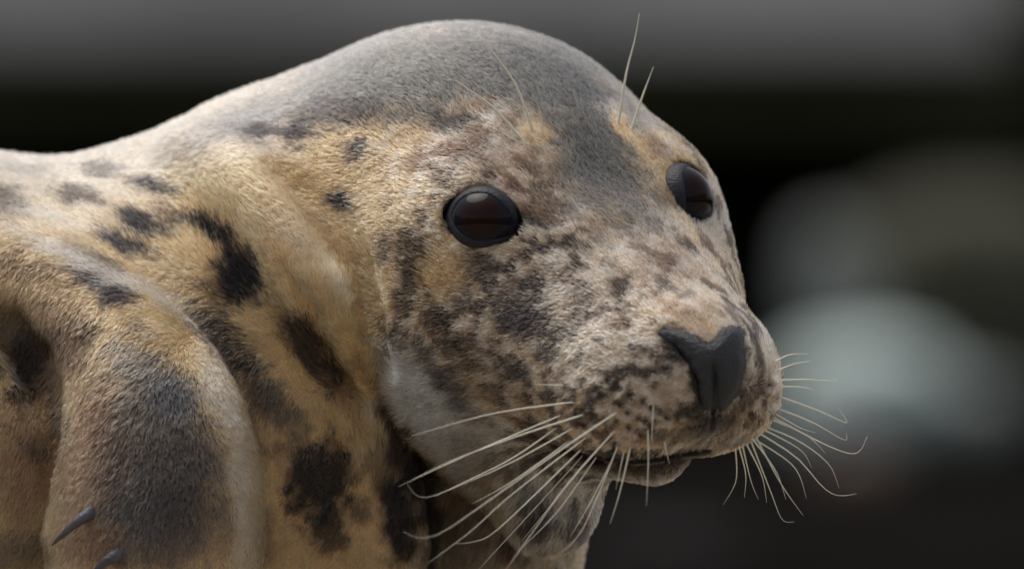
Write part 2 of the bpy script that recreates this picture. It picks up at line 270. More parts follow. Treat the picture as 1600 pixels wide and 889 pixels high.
def coat(p, n, fine=True):
    """albedo (linear) of the coat at surface points p with normals n"""
    N = len(p); kx = D0 / (D0 + p[:,1])
    wx = (fbm(p, 26., 3, 5.3)-.5); wy = (fbm(p, 26., 3, 17.9)-.5); big = (fbm(p, 70., 2, 41.)-.5)
    wx2 = (fbm(p, 9., 2, 77.)-.5); wy2 = (fbm(p, 9., 2, 91.)-.5)
    qx = p[:,0]*kx + 800 + wx*24 + wx2*15 + big*8; qy = 444.5 - p[:,2]*kx + wy*24 + wy2*15 - big*8
    col = np.tile(lin(C['tan']), (N, 1))
    bk = np.clip((n[:,2]-.50)/.35 + (fbm(p, 60., 2, 2.)-.5)*.8, 0, 1)*np.clip((p[:,2]-60)/120, 0, 1)      # greyer along the back and crown
    hd = np.clip((p[:,0]+480)/200, 0, 1)[:,None]
    col = col*(1-bk[:,None]*.85) + (lin(C['cream'])*(1-hd) + lin((132,130,126))*hd)*bk[:,None]*.85
    A = toH(p[:,0].astype(F4), p[:,1].astype(F4), p[:,2].astype(F4))
    dep = DEPTH; brk = (fbm(p, 16., 3, 133.)-.5)*1.3
    for (x, y, rx, ry, ang, cn, op, hard), dY in zip(DABS, dep):
        if x < 600 and y < 480 and cn in ('char', 'black', 'dgrey'): rx, ry, op, hard = max(rx, 12), max(ry, 11), min(1., op*1.25), .55
        if op == 0: continue
        R = max(rx, ry)
        sel = np.nonzero((np.abs(qx-x) < R*1.6) & (np.abs(qy-y) < R*1.6))[0]
        if len(sel) == 0: continue
        a = math.radians(ang); ca, sa = math.cos(a), math.sin(a)
        dx = qx[sel]-x; dy = qy[sel]-y
        u = (dx*ca + dy*sa)/rx; v = (-dx*sa + dy*ca)/ry; w = (p[sel,1]-dY)/(R*1.4+(60 if x in (622, 624) else 110))
        if cn in ('char', 'black', 'dbrown', 'dgrey') and R < 80: u = u/1.22; v = v/1.42
        r = np.sqrt(u*u + v*v + w*w)
        if cn in ('char', 'black', 'dbrown', 'dgrey', 'grey', 'mgrey'): r = r + brk[sel]*(.85 if R < 90 else .45)
        m = np.clip((1.25 - r)/(1.25 - hard*1.0), 0, 1); m = m*m*(3-2*m)*op
        col[sel] = col[sel]*(1-m[:,None]) + lin(C[cn])*m[:,None]
    px = p[:,0]*kx + 800; py = 444.5 - p[:,2]*kx
    for x, y in FOLL:
        r = np.hypot(px-x-wx2*6, (py-y-wy2*6)*1.0)/4.8
        m = np.clip(1.6-r, 0, 1)*.95*(n[:,1] < 0.25)
        col = col*(1-m[:,None]) + lin(C['black'])*m[:,None]
    md, below = linedist(px+wx2*6, py+wy2*6, MOUTHLINE); fr = (p[:,1] < 60)*np.clip((px-800)/120, .25, 1)
    m = np.where(below, np.clip(1.5-md/(11+13*np.clip((px-880)/80, 0, 1)*np.clip((1110-px)/60, 0, 1)), 0, 1), np.clip(1.4-md/7, 0, 1))*.95*fr
    col = col*(1-m[:,None]) + lin((26,22,23))*m[:,None]  # dark lip skin, with the shade of the mouth gap coloured in
    # fine mottling of the face and flipper
    f = np.clip((A[1]+270)/160, 0, 1)*np.clip((90-A[2]*1.0)/120+.4, 0, 1)
    up = np.clip(1-np.hypot((px-960)/110, (py-250)/150), 0, 1)                       # the forehead strip stays plain
    f = f*np.clip(1-1.6*up, 0, 1)*np.clip((px-590)/60, 0, 1)*(1-.75*np.clip((py-540)/60, 0, 1)*np.clip((800-px)/60, 0, 1))*(1-.8*np.clip(1.5-np.hypot((px-690)/42, (py-428)/46), 0, 1))
    m1 = fbm(p, 34., 3, 63.); m2 = fbm(p, 12., 2, 71.)
    lum = col.mean(1); f = f*np.clip((lum-.06)/.08, 0, 1)
    mot = np.clip((m1*.62+m2*.38-.505+.018*np.clip((940-px)/120, 0, 1))*15, 0, 1)*.93*f
    dkc = np.where((fbm(p, 60., 1, 15.) > .62)[:,None], lin(C['dbrown']), lin((52,45,42)))
    col = col*(1-mot[:,None]) + dkc*mot[:,None]
    hi = np.clip((.48-m2)*10, 0, 1)*.65*f*(mot < .2)
    col = col*(1-hi[:,None]) + lin(C['pale'])*hi[:,None]
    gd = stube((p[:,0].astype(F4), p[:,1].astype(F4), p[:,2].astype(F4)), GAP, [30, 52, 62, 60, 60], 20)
    m = np.clip((8-gd-wx*40)/16, 0, 1)*np.clip((p[:,1]-15)/25, 0, 1)*.95                 # black fur and painted shade inside the neck fold
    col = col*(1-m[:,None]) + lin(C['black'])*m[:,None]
    for c_, n_, t_, v_ in EYES:                              # bare dark skin of the lids, pointed at the inner corner
        q = p - c_; x_ = q@t_; y_ = q@v_; h_ = 41*(1-.42*np.clip(x_/66, 0, 1)**1.4)
        e_ = np.sqrt((x_/np.where(x_ > 0, 64., 53.))**2 + (y_/h_)**2); m = np.clip((1.12-e_)/.14, 0, 1)*(np.abs(q@n_) < 60)
        col = col*(1-m[:,None]) + np.array([.014,.016,.026])*m[:,None]
    v = .78 + .44*fbm(p, 14., 2, 29.)
    col = col*v[:,None]
    return np.clip(col, .004, .8)
# ---------------------------------------------------------------- helpers
col = sc.collection
def link_mesh(name, v, faces, mat, parent=None, smooth=True):
    """v (N,3) in metres; faces (M,k) int array of quads or triangles, or a list"""
    me = bpy.data.meshes.new(name); v = np.asarray(v, np.float32)
    if isinstance(faces, np.ndarray):
        k = faces.shape[1]; me.vertices.add(len(v)); me.vertices.foreach_set('co', v.ravel())
        me.loops.add(faces.size); me.loops.foreach_set('vertex_index', faces.astype(np.int32).ravel())
        me.polygons.add(len(faces)); me.polygons.foreach_set('loop_start', np.arange(0, faces.size, k, dtype=np.int32))
        me.polygons.foreach_set('loop_total', np.full(len(faces), k, np.int32))
        me.update(calc_edges=True); me.validate()
    else:
        me.from_pydata([tuple(x) for x in v.tolist()], [], faces); me.update()
    if smooth: me.polygons.foreach_set('use_smooth', np.ones(len(me.polygons), bool))
    me.materials.append(mat)
    o = bpy.data.objects.new(name, me); col.objects.link(o); o.parent = parent
    return o
def vcol(o, c, name='col'):
    a = o.data.color_attributes.new(name, 'FLOAT_COLOR', 'POINT')
    a.data.foreach_set('color', np.concatenate([c, np.ones((len(c), 1))], 1).astype(np.float32).ravel())
def material(name, color=None, attr=None, rough=.6, spec=.3, coat_=0., bump=0., bscale=200., vary=0., vscale=20., color2=None, sheen=0.):
    m = bpy.data.materials.new(name); m.use_nodes = True; nt = m.node_tree; b = nt.nodes['Principled BSDF']
    b.inputs['Roughness'].default_value = rough; b.inputs['Specular IOR Level'].default_value = spec
    b.inputs['Coat Weight'].default_value = coat_; b.inputs['Coat Roughness'].default_value = .04
    src = None
    if attr:
        a = nt.nodes.new('ShaderNodeAttribute'); a.attribute_name = attr; src = a.outputs['Color']
    if vary or color2 is not None:
        tc = nt.nodes.new('ShaderNodeTexCoord'); no = nt.nodes.new('ShaderNodeTexNoise'); no.inputs['Scale'].default_value = vscale; no.inputs['Detail'].default_value = 6
        nt.links.new(tc.outputs['Object'], no.inputs['Vector'])
        cr = nt.nodes.new('ShaderNodeValToRGB'); nt.links.new(no.outputs['Fac'], cr.inputs['Fac'])
        c1 = np.array(color); c2 = np.array(color2) if color2 is not None else c1*(1+vary)
        if color2 is None: c1 = c1*(1-vary)
        cr.color_ramp.elements[0].position = .36; cr.color_ramp.elements[1].position = .64
        cr.color_ramp.elements[0].color = (*c1, 1); cr.color_ramp.elements[1].color = (*c2, 1); src = cr.outputs['Color']
    if src is not None: nt.links.new(src, b.inputs['Base Color'])
    else: b.inputs['Base Color'].default_value = (*color, 1)
    if bump:
        tc = nt.nodes.new('ShaderNodeTexCoord'); no = nt.nodes.new('ShaderNodeTexNoise'); no.inputs['Scale'].default_value = bscale; no.inputs['Detail'].default_value = 5
        nt.links.new(tc.outputs['Object'], no.inputs['Vector'])
        bp = nt.nodes.new('ShaderNodeBump'); bp.inputs['Strength'].default_value = bump; bp.inputs['Distance'].default_value = .004
        nt.links.new(no.outputs['Fac'], bp.inputs['Height']); nt.links.new(bp.outputs['Normal'], b.inputs['Normal'])
    return m
def tag(o, label, cat, group=None):
    o['label'] = label; o['category'] = cat
    if group: o['group'] = group
    return o

# ---------------------------------------------------------------- setting
ZG = -905.0                                                   # ground level in sculpting units
def ground_sheet():
    n = 120; u = np.linspace(-1, 1, n); g = np.sign(u)*(np.abs(u)**3)*600 + u*6
    X, Y = np.meshgrid(g, g); P = np.stack([X.ravel(), Y.ravel(), np.zeros(n*n)], 1)
    r = np.hypot(P[:,0], P[:,1]); P[:,2] = ZG*S + (fbm(P*1.0, .8, 3, 3.)-.5)*.10*np.clip((r-.6)/1.5, 0, 1)
    i = np.arange(n*n).reshape(n, n); f = np.stack([i[:-1,:-1], i[:-1,1:], i[1:,1:], i[1:,:-1]], -1).reshape(-1, 4)
    o = link_mesh('ground', P, f, material('wet_dark_rock', (.007,.0065,.006), rough=.9, spec=0., vary=.5, vscale=3, bump=.6, bscale=30)); o['kind'] = 'structure'
ground_sheet()
def bounce_patch():  # pale patch added out of view to bounce light up onto the seal
    n = 90; u = np.linspace(-1, 1, n); X, Y = np.meshgrid(u*3.8, u*3.8); k = np.hypot(X, Y) > 0
    rad = np.maximum(np.abs(X), np.abs(Y))/np.maximum(np.hypot(X, Y), 1e-6); X = X*rad; Y = Y*rad; rr = np.hypot(X, Y)
    P = np.stack([X.ravel(), Y.ravel()-.2, np.zeros(n*n)], 1); P[:,2] = ZG*S + .004 + (1-(rr.ravel()/3.8)**2)*.05 + (fbm(P, .6, 3, 8.)-.5)*.03 - .03*(rr.ravel() < .0) - np.clip((rr.ravel()-3.4)/.4, 0, 1)*.15
    i = np.arange(n*n).reshape(n, n); f = np.stack([i[:-1,:-1], i[:-1,1:], i[1:,1:], i[1:,:-1]], -1).reshape(-1, 4)
    o = link_mesh('bounce_sand', P, f, material('pale_bounce_sand', (.26,.225,.175), color2=(.38,.34,.27), rough=.95, spec=.1, vscale=6, bump=.5, bscale=60)); o['kind'] = 'structure'
bounce_patch()
def added_cliff():
    # rocky ring added behind the camera, trims frontal light and eye reflections
    n, m = 160, 24; V = []
    for i in range(n):
        a = math.radians(150 + 240*i/(n-1)); 
        for j in range(m):
            t = j/(m-1); rr = 16 + 9*t**1.5; V.append((rr*math.cos(a), -4 + rr*math.sin(a)*.95, ZG*S - .1 + 6.5*t))
    V = np.array(V); e = (fbm(V, 3.0, 4, 12.)-.5); V[:,2] += e*3.5*np.linspace(0, 1, m)[None,:].repeat(n, 0).ravel(); V[:,1] += (fbm(V, 2., 3, 44.)-.5)*3
    i = np.arange(n*m).reshape(n, m); f = np.stack([i[:-1,:-1], i[1:,:-1], i[1:,1:], i[:-1,1:]], -1).reshape(-1, 4)
    o = link_mesh('added_cliff', V, f, material('added_cliff_rock', (.05,.048,.045), color2=(.11,.105,.095), rough=.85, vscale=.6, bump=.7, bscale=4)); o['kind'] = 'structure'
added_cliff()
import bmesh
def rock(name, c, r, mat, seed, label, rough=.22, cat='boulder', group=None, rot=0.):
    bm = bmesh.new(); bmesh.ops.create_icosphere(bm, subdivisions=5, radius=1)
    v = np.array([x.co[:] for x in bm.verts]); f = np.array([[q.index for q in x.verts] for x in bm.faces]); bm.free()
    d = 1 + (fbm(v, .9, 4, seed*3.1)-.5)*2*rough + (fbm(v, .22, 2, seed*7.7)-.5)*.08
    v = v*d[:,None]; v = np.sign(v)*np.abs(v)**.86
    v = v*np.array(r)*S; ca, sa = math.cos(rot), math.sin(rot)
    v = np.stack([v[:,0]*ca - v[:,2]*sa, v[:,1], v[:,0]*sa + v[:,2]*ca], 1)
    o = link_mesh(name, v, f, mat); o.location = Vector(np.asarray(c)*S)
    return tag(o, label, cat, group)
def slab(name, lo, hi, mat, parent, seg=40, amp=18., seed=1., bev=40.):
    """weathered block: a box of seg x seg faces with worn edges"""
    bm = bmesh.new(); bmesh.ops.create_cube(bm, size=2)
    bmesh.ops.subdivide_edges(bm, edges=bm.edges[:], cuts=seg, use_grid_fill=True)
    v = np.array([x.co[:] for x in bm.verts]); f = np.array([[q.index for q in x.verts] for x in bm.faces]); bm.free()
    lo = np.array(lo, float); hi = np.array(hi, float); h = (hi-lo)/2; p = v*h
    q = np.clip(p, -(h-bev), h-bev); e = p-q; L = np.linalg.norm(e, axis=1)+1e-9; p = q + e/np.maximum(L, 1)[:,None]*np.minimum(L, bev)[:,None]
    nrmv = v/np.abs(v).max(1)[:,None]; p = p + nrmv*((fbm(p+seed*999, 500., 4, seed)-.5)*amp)[:,None]
    o = link_mesh(name, (p + (lo+hi)/2)*S, f, mat, parent); return o
concrete = material('weathered_concrete', (.46,.435,.39), rough=.85, vary=.18, vscale=1.3, bump=.4, bscale=25)
algae = material('algae_stone', (.085,.088,.038), color2=(.15,.15,.070), rough=.7, vscale=1.2, bump=.6, bscale=12)
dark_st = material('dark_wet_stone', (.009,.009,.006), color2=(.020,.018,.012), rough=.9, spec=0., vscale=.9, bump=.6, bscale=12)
jt = bpy.data.objects.new('jetty', None); col.objects.link(jt)
tag(jt, 'grey concrete jetty with a dark algae-stained space under its deck', 'jetty')
YJ = 48000.0
a = W(-1000, 74, YJ); b = W(1575, -420, YJ)
slab('deck', (a[0], YJ, a[2]), (b[0], YJ+11000, b[2]), concrete, jt, seed=2)
a = W(-1000, 190, YJ+700); b = W(1900, 74, YJ+700)
slab('edge_beam', (a[0], YJ+700, a[2]), (b[0], YJ+2600, b[2]+100), algae, jt, seed=3)
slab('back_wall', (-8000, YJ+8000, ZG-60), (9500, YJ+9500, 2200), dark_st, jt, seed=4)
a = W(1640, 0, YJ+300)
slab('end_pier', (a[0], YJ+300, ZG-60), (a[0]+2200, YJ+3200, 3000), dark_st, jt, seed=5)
pale_rock = material('pale_lichen_rock', (.40,.49,.44), color2=(.62,.70,.65), rough=.75, vscale=.9, bump=.5, bscale=8)
olive_rock = material('olive_weedy_rock', (.030,.030,.016), color2=(.062,.060,.036), rough=.75, vscale=.8, bump=.6, bscale=8)
grey_rock = material('grey_rock', (.15,.165,.148), color2=(.26,.28,.255), rough=.8, vscale=.8, bump=.6, bscale=8)
rust_rock = material('brown_weed_rock', (.060,.036,.024), color2=(.11,.070,.048), rough=.6, vscale=2.0, bump=.6, bscale=10)
def R3(k, *r): return [x*k for x in r]
rock('boulder', W(1500,470,44500), R3(3.97,230,150,185), olive_rock, 1, 'large olive weed-covered boulder under the jetty', .26)
rock('boulder', W(1350,615,40500), R3(3.7,130,90,82), pale_rock, 2, 'pale grey-green lichen-covered boulder in front of the olive boulder', .26)
rock('boulder', W(1500,640,41500), R3(3.77,95,80,58), grey_rock, 7, 'low grey boulder between the pale boulder and the jetty pier', .26)
rock('boulder', W(1310,500,42500), R3(3.83,60,70,150), grey_rock, 3, 'tall grey upright boulder leaning against the olive boulder', .26, rot=.22)
rock('boulder', W(1340,738,25500), R3(2.7,60,60,50), rust_rock, 5, 'small rusty brown boulder on the wet ground below the pale boulder', .25)
rock('boulder', W(1040,868,18500), R3(2.2,150,90,50), material('charcoal_rock', (.020,.018,.018), color2=(.042,.038,.038), spec=0., rough=.9, vscale=1.2, bump=.5, bscale=10), 6, 'low charcoal boulder on the wet ground near the seal', .22)

# ---------------------------------------------------------------- the seal: surface nets over the distance field
from concurrent.futures import ThreadPoolExecutor
def build_body():
    h = 4.0
    def axis(lo, flo, fhi, hi):
        a = [fhi]; s = h
        while a[-1] < hi: s = min(s*1.12, 70); a.append(a[-1]+s)
        b = [flo]; s = h
        while b[-1] > lo: s = min(s*1.12, 70); b.append(b[-1]-s)
        return np.array(b[:0:-1] + list(np.arange(flo, fhi, h)) + a, F4)
    xs = axis(-5700, -830, 450, 460); ys = axis(-420, -260, 420, 2000); zs = axis(-1300, -480, 420, 440)
    B = 12
    def pad(a):
        k = (-(len(a)-1)) % B; return np.concatenate([a, a[-1]+70*np.arange(1, k+1, dtype=F4)]).astype(F4)
    xs, ys, zs = pad(xs), pad(ys), pad(zs); nx, ny, nz = len(xs), len(ys), len(zs)
    G = np.empty((nx, ny, nz), F4)
    bx, by, bz = [(len(a)-1)//B for a in (xs, ys, zs)]
    cx = (xs[0:-1:B]+xs[B::B])/2; cy = (ys[0:-1:B]+ys[B::B])/2; cz = (zs[0:-1:B]+zs[B::B])/2
    rx = (xs[B::B]-xs[0:-1:B])/2; ry = (ys[B::B]-ys[0:-1:B])/2; rz = (zs[B::B]-zs[0:-1:B])/2
    CX, CY, CZ = np.meshgrid(cx, cy, cz, indexing='ij'); RR = np.sqrt(rx[:,None,None]**2 + ry[None,:,None]**2 + rz[None,None,:]**2)
    d = full_sdf((CX.ravel(), CY.ravel(), CZ.ravel())).reshape(CX.shape)
    G[:] = 0
    up = np.repeat(np.repeat(np.repeat(d, B, 0), B, 1), B, 2)
    G[:-1,:-1,:-1] = up; G[-1] = 1; G[:,-1] = 1; G[:,:,-1] = 1
    near = np.argwhere(np.abs(d) < RR*1.15 + 10)
    I, J, K = np.meshgrid(np.arange(B+1), np.arange(B+1), np.arange(B+1), indexing='ij'); I, J, K = I.ravel(), J.ravel(), K.ravel()
    def chunk(s):
        nb = near[s:s+40]; gi = nb[:,0,None]*B+I; gj = nb[:,1,None]*B+J; gk = nb[:,2,None]*B+K
        G[gi, gj, gk] = full_sdf((xs[gi].ravel(), ys[gj].ravel(), zs[gk].ravel())).reshape(gi.shape)
    with ThreadPoolExecutor(4) as ex: list(ex.map(chunk, range(0, len(near), 40)))
    sg = G < 0
    cnt = np.zeros((nx-1, ny-1, nz-1), np.int8)
    for a in (0, 1):
        for b in (0, 1):
            for c in (0, 1): cnt += sg[a:nx-1+a, b:ny-1+b, c:nz-1+c]
    act = np.argwhere((cnt > 0) & (cnt < 8)); del cnt
    idx = np.full((nx-1, ny-1, nz-1), -1, np.int32); idx[act[:,0], act[:,1], act[:,2]] = np.arange(len(act))
    acc = np.zeros((len(act), 3)); num = np.zeros(len(act))
    cor = [(a, b, c) for a in (0, 1) for b in (0, 1) for c in (0, 1)]
    val = {q: G[act[:,0]+q[0], act[:,1]+q[1], act[:,2]+q[2]] for q in cor}
    for p in cor:
        for ax in range(3):
            if p[ax]: continue
            q = list(p); q[ax] = 1; q = tuple(q)
            va, vb = val[p], val[q]; m = (va < 0) != (vb < 0); t = np.where(m, va/np.where(m, va-vb, 1), 0)
            e = np.tile(np.array(p, float), (len(act), 1)); e[:,ax] = t
            acc[m] += e[m]; num[m] += 1
    fr = acc/num[:,None]
    def co(a, i, f): return a[i]*(1-f) + a[i+1]*f
    v = np.stack([co(xs, act[:,0], fr[:,0]), co(ys, act[:,1], fr[:,1]), co(zs, act[:,2], fr[:,2])], 1)
    faces = []
    for ax in range(3):
        sl0 = [slice(1, None)]*3; sl1 = [slice(1, None)]*3
        s0 = sg; 
        if ax == 0: a_, b_ = sg[:-1,1:-1,1:-1], sg[1:,1:-1,1:-1]
        if ax == 1: a_, b_ = sg[1:-1,:-1,1:-1], sg[1:-1,1:,1:-1]
        if ax == 2: a_, b_ = sg[1:-1,1:-1,:-1], sg[1:-1,1:-1,1:]
        e = np.argwhere(a_ != b_); off = np.ones(3, int); off[ax] = 0; e = e + off
        flip = sg[e[:,0], e[:,1], e[:,2]]
        o1, o2 = [(1, 2), (2, 0), (0, 1)][ax]
        def cell(d1, d2):
            q = e.copy(); q[:,o1] -= d1; q[:,o2] -= d2; return idx[q[:,0], q[:,1], q[:,2]]
        f = np.stack([cell(1, 1), cell(0, 1), cell(0, 0), cell(1, 0)], 1)
        f[~flip] = f[~flip][:, ::-1]; faces.append(f)
    faces = np.concatenate(faces); faces = faces[(faces >= 0).all(1)]
    return v, faces
def sdf_grad(p, e=3.0):
    out = np.empty((len(p), 3)); val = np.empty(len(p))
    def chunk(s):
        q = p[s:s+30000].astype(F4); g = []
        for ax in range(3):
            a = [q[:,i].copy() for i in range(3)]; b = [q[:,i].copy() for i in range(3)]; a[ax] += F4(e); b[ax] -= F4(e)
            A_, B_ = full_sdf(a), full_sdf(b); g.append((A_-B_)/(2*e))
        g = np.stack(g, 1); out[s:s+30000] = g; val[s:s+30000] = full_sdf([q[:,i] for i in range(3)])
    with ThreadPoolExecutor(4) as ex: list(ex.map(chunk, range(0, len(p), 30000)))
    return out, val
import time; T0 = time.time()
BV, BF = build_body()
g, d = sdf_grad(BV); L = np.linalg.norm(g, axis=1)+1e-6
infr = (BV[:,0] > -840)
BV = BV - np.clip(d/L, -3, 3)[:,None]*g/L[:,None]*infr[:,None]
BN = g/L[:,None]
kx_ = D0/(D0+BV[:,1]); px_ = BV[:,0]*kx_+800; py_ = 444.5-BV[:,2]*kx_; near_ = np.nonzero((px_ > 840) & (px_ < 1240) & (py_ > 560) & (py_ < 740) & (BV[:,1] < 60))[0]
lift_ = np.zeros(len(near_))
for x, y in FOLL:                                             # each whisker follicle sits in a small pit with a raised rim
    rr_ = np.hypot(px_[near_]-x, py_[near_]-y); lift_ += 2.5*np.exp(-((rr_-11)/6)**2) - 4*np.exp(-(rr_/5)**2)
BV[near_] += BN[near_]*np.clip(lift_, -5, 6)[:,None]
BV[:,2] = np.where(BV[:,2] < ZG, ZG + (BV[:,2]-ZG)*.03, BV[:,2])         # the belly flattens where it lies on the rock
print('body', len(BV), len(BF), round(time.time()-T0, 1))
DEPTH = raw_trace([q[0] for q in DABS], [q[1] for q in DABS], full_sdf)[:,1]; DEPTH = np.where(DEPTH > 700, 150, DEPTH)
seal = bpy.data.objects.new('seal', None); col.objects.link(seal)
tag(seal, 'spotted tan and grey seal looking over its shoulder on dark rock', 'seal')
skin = material('seal_coat', attr='col', rough=.75, spec=.15)
body = link_mesh('body', BV*S, BF, skin, seal)
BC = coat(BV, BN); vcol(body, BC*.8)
print('coat', round(time.time()-T0, 1))

# eyes and lids
def make_eye(c, n, t, v, side):
    cb = c - n*37; R = EYE_R
    nu, nv = 48, 28; V = []; Cc = []; F = []
    for j in range(nv+1):
        th = math.pi*j/nv
        for i in range(nu):
            ph = 2*math.pi*i/nu; bul = 1 + .03*math.exp(-(th/.55)**2)
            V.append(cb + R*bul*(n*math.cos(th) + math.sin(th)*(t*math.cos(ph) + v*math.sin(ph))))
            k = min(max((th-.50)/.16, 0), 1); k2 = min(max((th-.95)/.08, 0), 1)
            c0 = np.array((.014,.005,.0035))*(1-k) + np.array((.007,.007,.012))*k
            Cc.append(c0*(1-k2) + np.array((.02,.016,.018))*k2)
    for j in range(nv):
        for i in range(nu):
            F.append((j*nu+i, (j+1)*nu+i, (j+1)*nu+(i+1) % nu, j*nu+(i+1) % nu))
    o = link_mesh('eye', np.array(V)*S, np.array(F), eye_mat, seal); vcol(o, np.array(Cc))
    # lid: a band that follows the ball
    V = []; F = []; nu = 72; prof = [(0, -1.), (.0, .8), (.02, 1.6), (.06, 2.4), (.14, 3.0), (.25, 3.0), (.42, 2.5), (.62, 1.), (.85, -12.)]
    for i in range(nu):
        ph = 2*math.pi*i/nu; cx, sx = math.cos(ph), math.sin(ph)
        ox = cx*(55. if cx > 0 else 47.); oy = sx*38.*(1-.38*max(cx, 0)**1.3) - 3.*max(cx, 0)**2     # almond with a pointed inner corner
        ol = math.hypot(ox, oy); inner = math.asin(min(.955, ol/R)); wid = 1.; cx, sx = ox/ol, oy/ol
        for a, rr in prof:
            th = inner + a*wid; V.append(cb + (R+rr)*(n*math.cos(th) + math.sin(th)*(t*cx + v*sx)))
    m = len(prof)
    for i in range(nu):
        for k in range(m-1):
            F.append((i*m+k, i*m+k+1, ((i+1) % nu)*m+k+1, ((i+1) % nu)*m+k))
    link_mesh('eyelid', np.array(V)*S, np.array(F)[:, ::-1], lid_mat, seal)
eye_mat = material('wet_eye', attr='col', rough=.07, spec=.12)
lid_mat = material('lid_skin', (.008,.009,.015), rough=.45, spec=.3, bump=.25, bscale=900, vary=.3, vscale=300)
for k, (c, n, t, v) in enumerate(EYES): make_eye(c, n, t, v, k)

# nose pad: leathery shell over the muzzle
NOSE = np.array([(1028,519),(1034,513),(1048,512),(1070,516),(1088,521),(1098,527),(1108,533),(1116,527),(1122,518),(1130,509),(1142,506),(1156,508),(1164,518),(1166,545),(1165,585),(1158,612),(1146,630),(1130,642),(1112,646),(1100,638),(1097,622),(1094,603),(1087,583),(1076,562),(1060,544),(1044,533),(1033,526)], float)
def inpoly(x, y, P):
    r = np.zeros(x.shape, bool); j = len(P)-1
    for i in range(len(P)):
        c = ((P[i,1] > y) != (P[j,1] > y)) & (x < (P[j,0]-P[i,0])*(y-P[i,1])/(P[j,1]-P[i,1]+1e-9)+P[i,0]); r ^= c; j = i
    return r
def polydist(x, y, P):
    d = np.full(x.shape, 1e9)
    for i in range(len(P)):
        a, b = P[i], P[(i+1) % len(P)]; e = b-a; tt = np.clip(((x-a[0])*e[0]+(y-a[1])*e[1])/(e@e), 0, 1)
        d = np.minimum(d, np.hypot(x-a[0]-tt*e[0], y-a[1]-tt*e[1]))
    return d
def nose_sdf(P):
    d = head_sdf(P)
    return smax(d, -tube(P, PHIL, [5, 6, 3]), 12)
def make_nose():
    st = 2.0; x, y = np.meshgrid(np.arange(1018, 1180, st), np.arange(496, 660, st)); sd = polydist(x, y, NOSE); ins = inpoly(x, y, NOSE); sd = np.where(ins, sd, -sd)
    keep = sd > -5; idx = np.full(x.shape, -1); idx[keep] = np.arange(keep.sum())
    p = raw_trace(x[keep], y[keep], nose_sdf).astype(float); s_ = sd[keep] + (fbm(p, 9., 2, 6.)-.5)*7*(sd[keep] < 9)
    gg = []
    q = [p[:,i].astype(F4) for i in range(3)]
    for ax in range(3):
        a = [w.copy() for w in q]; b = [w.copy() for w in q]; a[ax] += F4(4); b[ax] -= F4(4); gg.append(nose_sdf(a)-nose_sdf(b))
    n_ = np.stack(gg, 1); n_ /= np.linalg.norm(n_, axis=1)[:,None]
    hgt = np.where(s_ < 0, s_*1.6, 0) + 8.0*np.clip(s_/16, 0, 1)**.6 - 1 + (fbm(p, 20., 2, 4.)-.5)*2.0
    nb = n_*np.array([.6, 1, .6]); p = p + n_*hgt[:,None]
    f = np.stack([idx[:-1,:-1], idx[1:,:-1], idx[1:,1:], idx[:-1,1:]], -1).reshape(-1, 4); f = f[(f >= 0).all(1)]
    return link_mesh('nose', p*S, f, material('nose_leather', (.006,.0065,.010), rough=.36, spec=.5, bump=.45, bscale=900, vary=.4, vscale=150), seal)
make_nose()

# ---------------------------------------------------------------- whiskers and claws
_ROOTS = {}
def prepare(pts):
    """trace the roots of whiskers and claws onto the body, stepping inwards where a root lies past its edge"""
    K = np.arange(14)*3.0; px = np.array([[p[0] - k*(1 if p[0] > 1100 else 0) for k in K] for p in pts]); py = np.array([[p[1] - (k if p[0] > 1100 and p[1] > 690 else 0) for k in K] for p in pts])
    q = raw_trace(px.ravel(), py.ravel(), full_sdf).reshape(len(pts), 14, 3)
    for i, p in enumerate(pts):
        ok = np.nonzero(q[i,:,1] < 900)[0]; _ROOTS[tuple(p)] = q[i, ok[0]].astype(float) if len(ok) else W(p[0], p[1], -60)
def on_surf(px, py): return _ROOTS[(px, py)].copy()
def whisker(name, pts, r, dtip, mat):
    root = on_surf(*pts[0]); Y0 = root[1]
    m = resample([root[[0, 2]]] + [W(x, y, Y0)[[0, 2]] for x, y in pts[1:]], 12) if len(pts) > 2 else np.linspace(root[[0, 2]], W(*pts[1], Y0)[[0, 2]], 12)
    seg = np.concatenate([[0], np.cumsum(np.hypot(*(np.diff(m, axis=0).T)))]); u = seg/seg[-1]
    P = np.stack([m[:,0], Y0 + dtip*seg[-1]*u, m[:,1]], 1)
    fac = (D0 + P[:,1])/(D0 + Y0); P[:,0] *= fac; P[:,2] *= fac
    d0 = P[1]-P[0]; P = np.concatenate([[P[0] - d0/np.linalg.norm(d0)*6], P]); u = np.concatenate([[0], u])
    V = []; F = []; sd = 6
    for i in range(len(P)):
        d = P[min(i+1, len(P)-1)] - P[max(i-1, 0)]; d /= np.linalg.norm(d); a = np.cross(d, [0, 1, .1]); a /= np.linalg.norm(a); b = np.cross(d, a); rr = r*(1-.86*u[i]**1.1)
        for k in range(sd): V.append(P[i] + rr*(a*math.cos(2*math.pi*k/sd) + b*math.sin(2*math.pi*k/sd)))
    n = len(P)
    for i in range(n-1):
        for k in range(sd): F.append((i*sd+k, i*sd+(k+1) % sd, (i+1)*sd+(k+1) % sd, (i+1)*sd+k))
    F.append(tuple(range(sd))[::-1]); F.append(tuple((n-1)*sd+k for k in range(sd)))
    return link_mesh(name, np.array(V)*S, F, mat, seal)
wm = material('whisker_horn', (.74,.70,.57), rough=.35, spec=.5)
